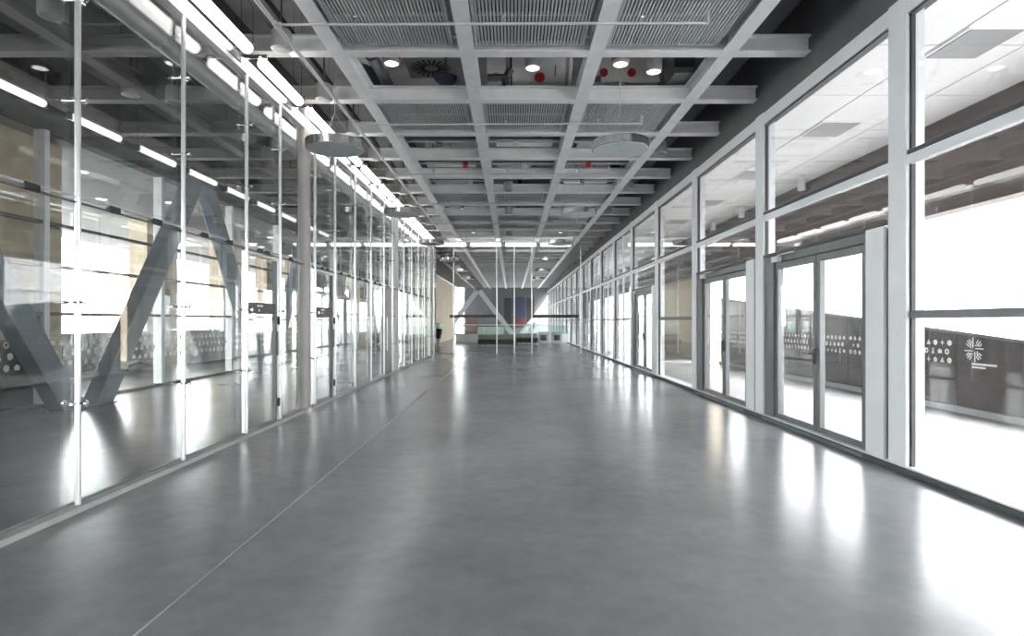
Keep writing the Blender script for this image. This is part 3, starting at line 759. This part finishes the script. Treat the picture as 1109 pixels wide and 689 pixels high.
# first open row, left
o = empty('swirl_diffuser', P(467, 74, 5.85))
MB().box(-.42, .42, -.42, .42, 0, .03).build('plate', 'paleco', o, bevel=.005)
for i in range(20):
    t = 2 * math.pi * i / 20
    s = MB().box(.12, .34, -.014, .014, -.006, .001).build('slot', 'black', o); s.rotation_euler = (0, 0, t)
tag(o, 'square grey ceiling diffuser with radial slots', 'diffuser')
o = empty('round_dish', P(410, 66, 6.15))
MB().lathe([(.02, 0), (.30, .0), (.42, .06), (.44, .12), (.05, .16)], 30).build('bowl', 'duct', o, smooth=True); MB().cyl((0, 0, .15), (0, 0, .9), .02, 8).build('stem', 'frame', o)
tag(o, 'pale round dish beside the red collared spot light', 'fixture')
o = empty('blue_dome', P(483, 92, 5.34))
MB().lathe([(.02, 0), (.10, .01), (.17, .06), (.19, .12), (.05, .13)], 24).build('dome', 'blue', o, smooth=True); MB().cyl((0, 0, .12), (0, 0, .9), .015, 8).build('stem', 'frame', o)
tag(o, 'dark blue dome hanging near the radial diffuser', 'fixture')
for i, (x, y, z, r) in enumerate(((-2.12, 10.0, 5.50, .09),)):
    o = empty('round_duct', (x, 0, z)); MB().cyl((0, 8.3, 0), (0, 11.4, .1), r, 16).build('duct_run', 'greyduct', o, smooth=True)
    MB().cyl((0, 9.0, .02), (0, 9.05, .02), r + .012, 16).build('collar', 'tray', o, smooth=True)
    tag(o, ['wide grey lengthwise duct in the left cell of the first open row', 'thin grey lengthwise pipe in the left cell of the first open row'][i], 'duct')
# first open row, right
o = empty('duct_box', (2.0, 10.35, 5.52)); MB().box(-.62, .5, -.25, .5, 0, .9).build('casing', 'duct', o, bevel=.02)
for x in (-.45, .02): MB().cyl((x, -.25, .16), (x, -.275, .16), .07, 18).build('sticker', 'red', o, smooth=True)
MB().box(-.6, -.5, -.29, -.25, -.0, .1).build('terminal', 'frame', o); MB().box(-.42, -.1, -.27, -.02, -.14, 0).build('junction_box', 'can', o, bevel=.006)
tag(o, 'white duct casing with red stickers in the right cell of the first open row', 'duct')
o = empty('dark_box', (2.72, 9.7, 5.38)); MB().box(-.17, .14, -.3, .3, 0, .8).build('casing', 'greyduct', o, bevel=.01); MB().box(-.17, .14, -.31, -.3, .1, .3).build('cover', 'tray', o)
tag(o, 'dark grey metal box at the right end of the first open row', 'box')
# later open rows
ROWS = {3: 'second', 4: 'third', 5: 'fourth', 7: 'fifth', 10: 'sixth', 12: 'seventh'}
for r, wd in ROWS.items():
    yc = 8.1 + SP * (r - .5)
    for c in range(3):
        x = XC[c]
        kind = (r + c) % 3
        if (r, c) in ((5, 1), (7, 1), (10, 1)): continue
        o = empty('air_duct', (x, yc + .30, 5.52 - .02 * kind))
        if kind == 0:
            b = MB(); b.cyl((-.62, 0, 0), (.62, 0, 0), .2, 20); b.build('duct_run', 'greyduct', o, smooth=True)
            for q in (-.4, .1, .5): MB().cyl((q, 0, 0), (q + .03, 0, 0), .21, 20).build('seam_band', 'can', o, smooth=True)
        elif kind == 1:
            MB().box(-.6, .6, -.2, .3, -.2, .3).build('casing', 'duct', o, bevel=.012)
            MB().cyl((.3, -.2, -.10), (.3, -.225, -.10), .07, 16).build('sticker', 'red', o, smooth=True)
            for q in (-.3, .0): MB().box(q - .015, q + .015, -.215, -.2, -.15, .3).build('seam', 'greyduct', o)
        else:
            MB().box(-.62, .2, -.2, .3, -.2, .3).build('casing', 'can', o, bevel=.012)
            MB().cyl((.2, .05, -.02), (.6, .05, -.02), .15, 18).build('outlet', 'can', o, smooth=True)
        tag(o, '%s %s above the %s open ceiling row' % (CN[c], ['round banded grey air duct', 'white duct casing with red sticker', 'grey duct casing with round outlet'][kind], wd), 'duct', 'air ducts in open cells')
        o = empty('pipe_run', (x, yc + .02, 5.24))
        MB().cyl((-.72, 0, 0), (.72, 0, 0), .022, 8).build('pipe', 'pipe', o, smooth=True)
        MB().cyl((-.72, -.10, .04), (.72, -.10, .04), .03, 8).build('lagged_pipe', 'tray', o, smooth=True)
        vx = random.uniform(-.4, .4)
        vm = {(4, 0): 'red', (4, 2): 'red', (3, 2): 'canwhite', (3, 1): 'canwhite', (4, 1): 'canwhite', (5, 0): 'canwhite'}.get((r, c), 'chrome')
        b = MB(); b.cyl((vx - .06, 0, 0), (vx + .06, 0, 0), .045, 10); b.cyl((vx, 0, 0), (vx, 0, -.07), .018, 8); b.cyl((vx, 0, -.07), (vx, 0, -.09), .075, 12); b.build('valve', vm, o, smooth=True)
        b = MB(); b.cyl((-vx, -.10, .06), (-vx, -.10, .2), .03, 8); b.cyl((-vx, -.10, .2), (-vx, -.10, 1.4), .014, 6); b.build('hanger', 'green' if (r, c) == (4, 0) else 'frame', o, smooth=True)
        tag(o, 'thin pipes with %s valve in the %s cell of the %s open row' % ({'red': 'red', 'canwhite': 'white'}.get(vm, 'metal'), CN[c], wd), 'pipe', 'pipes in open cells')
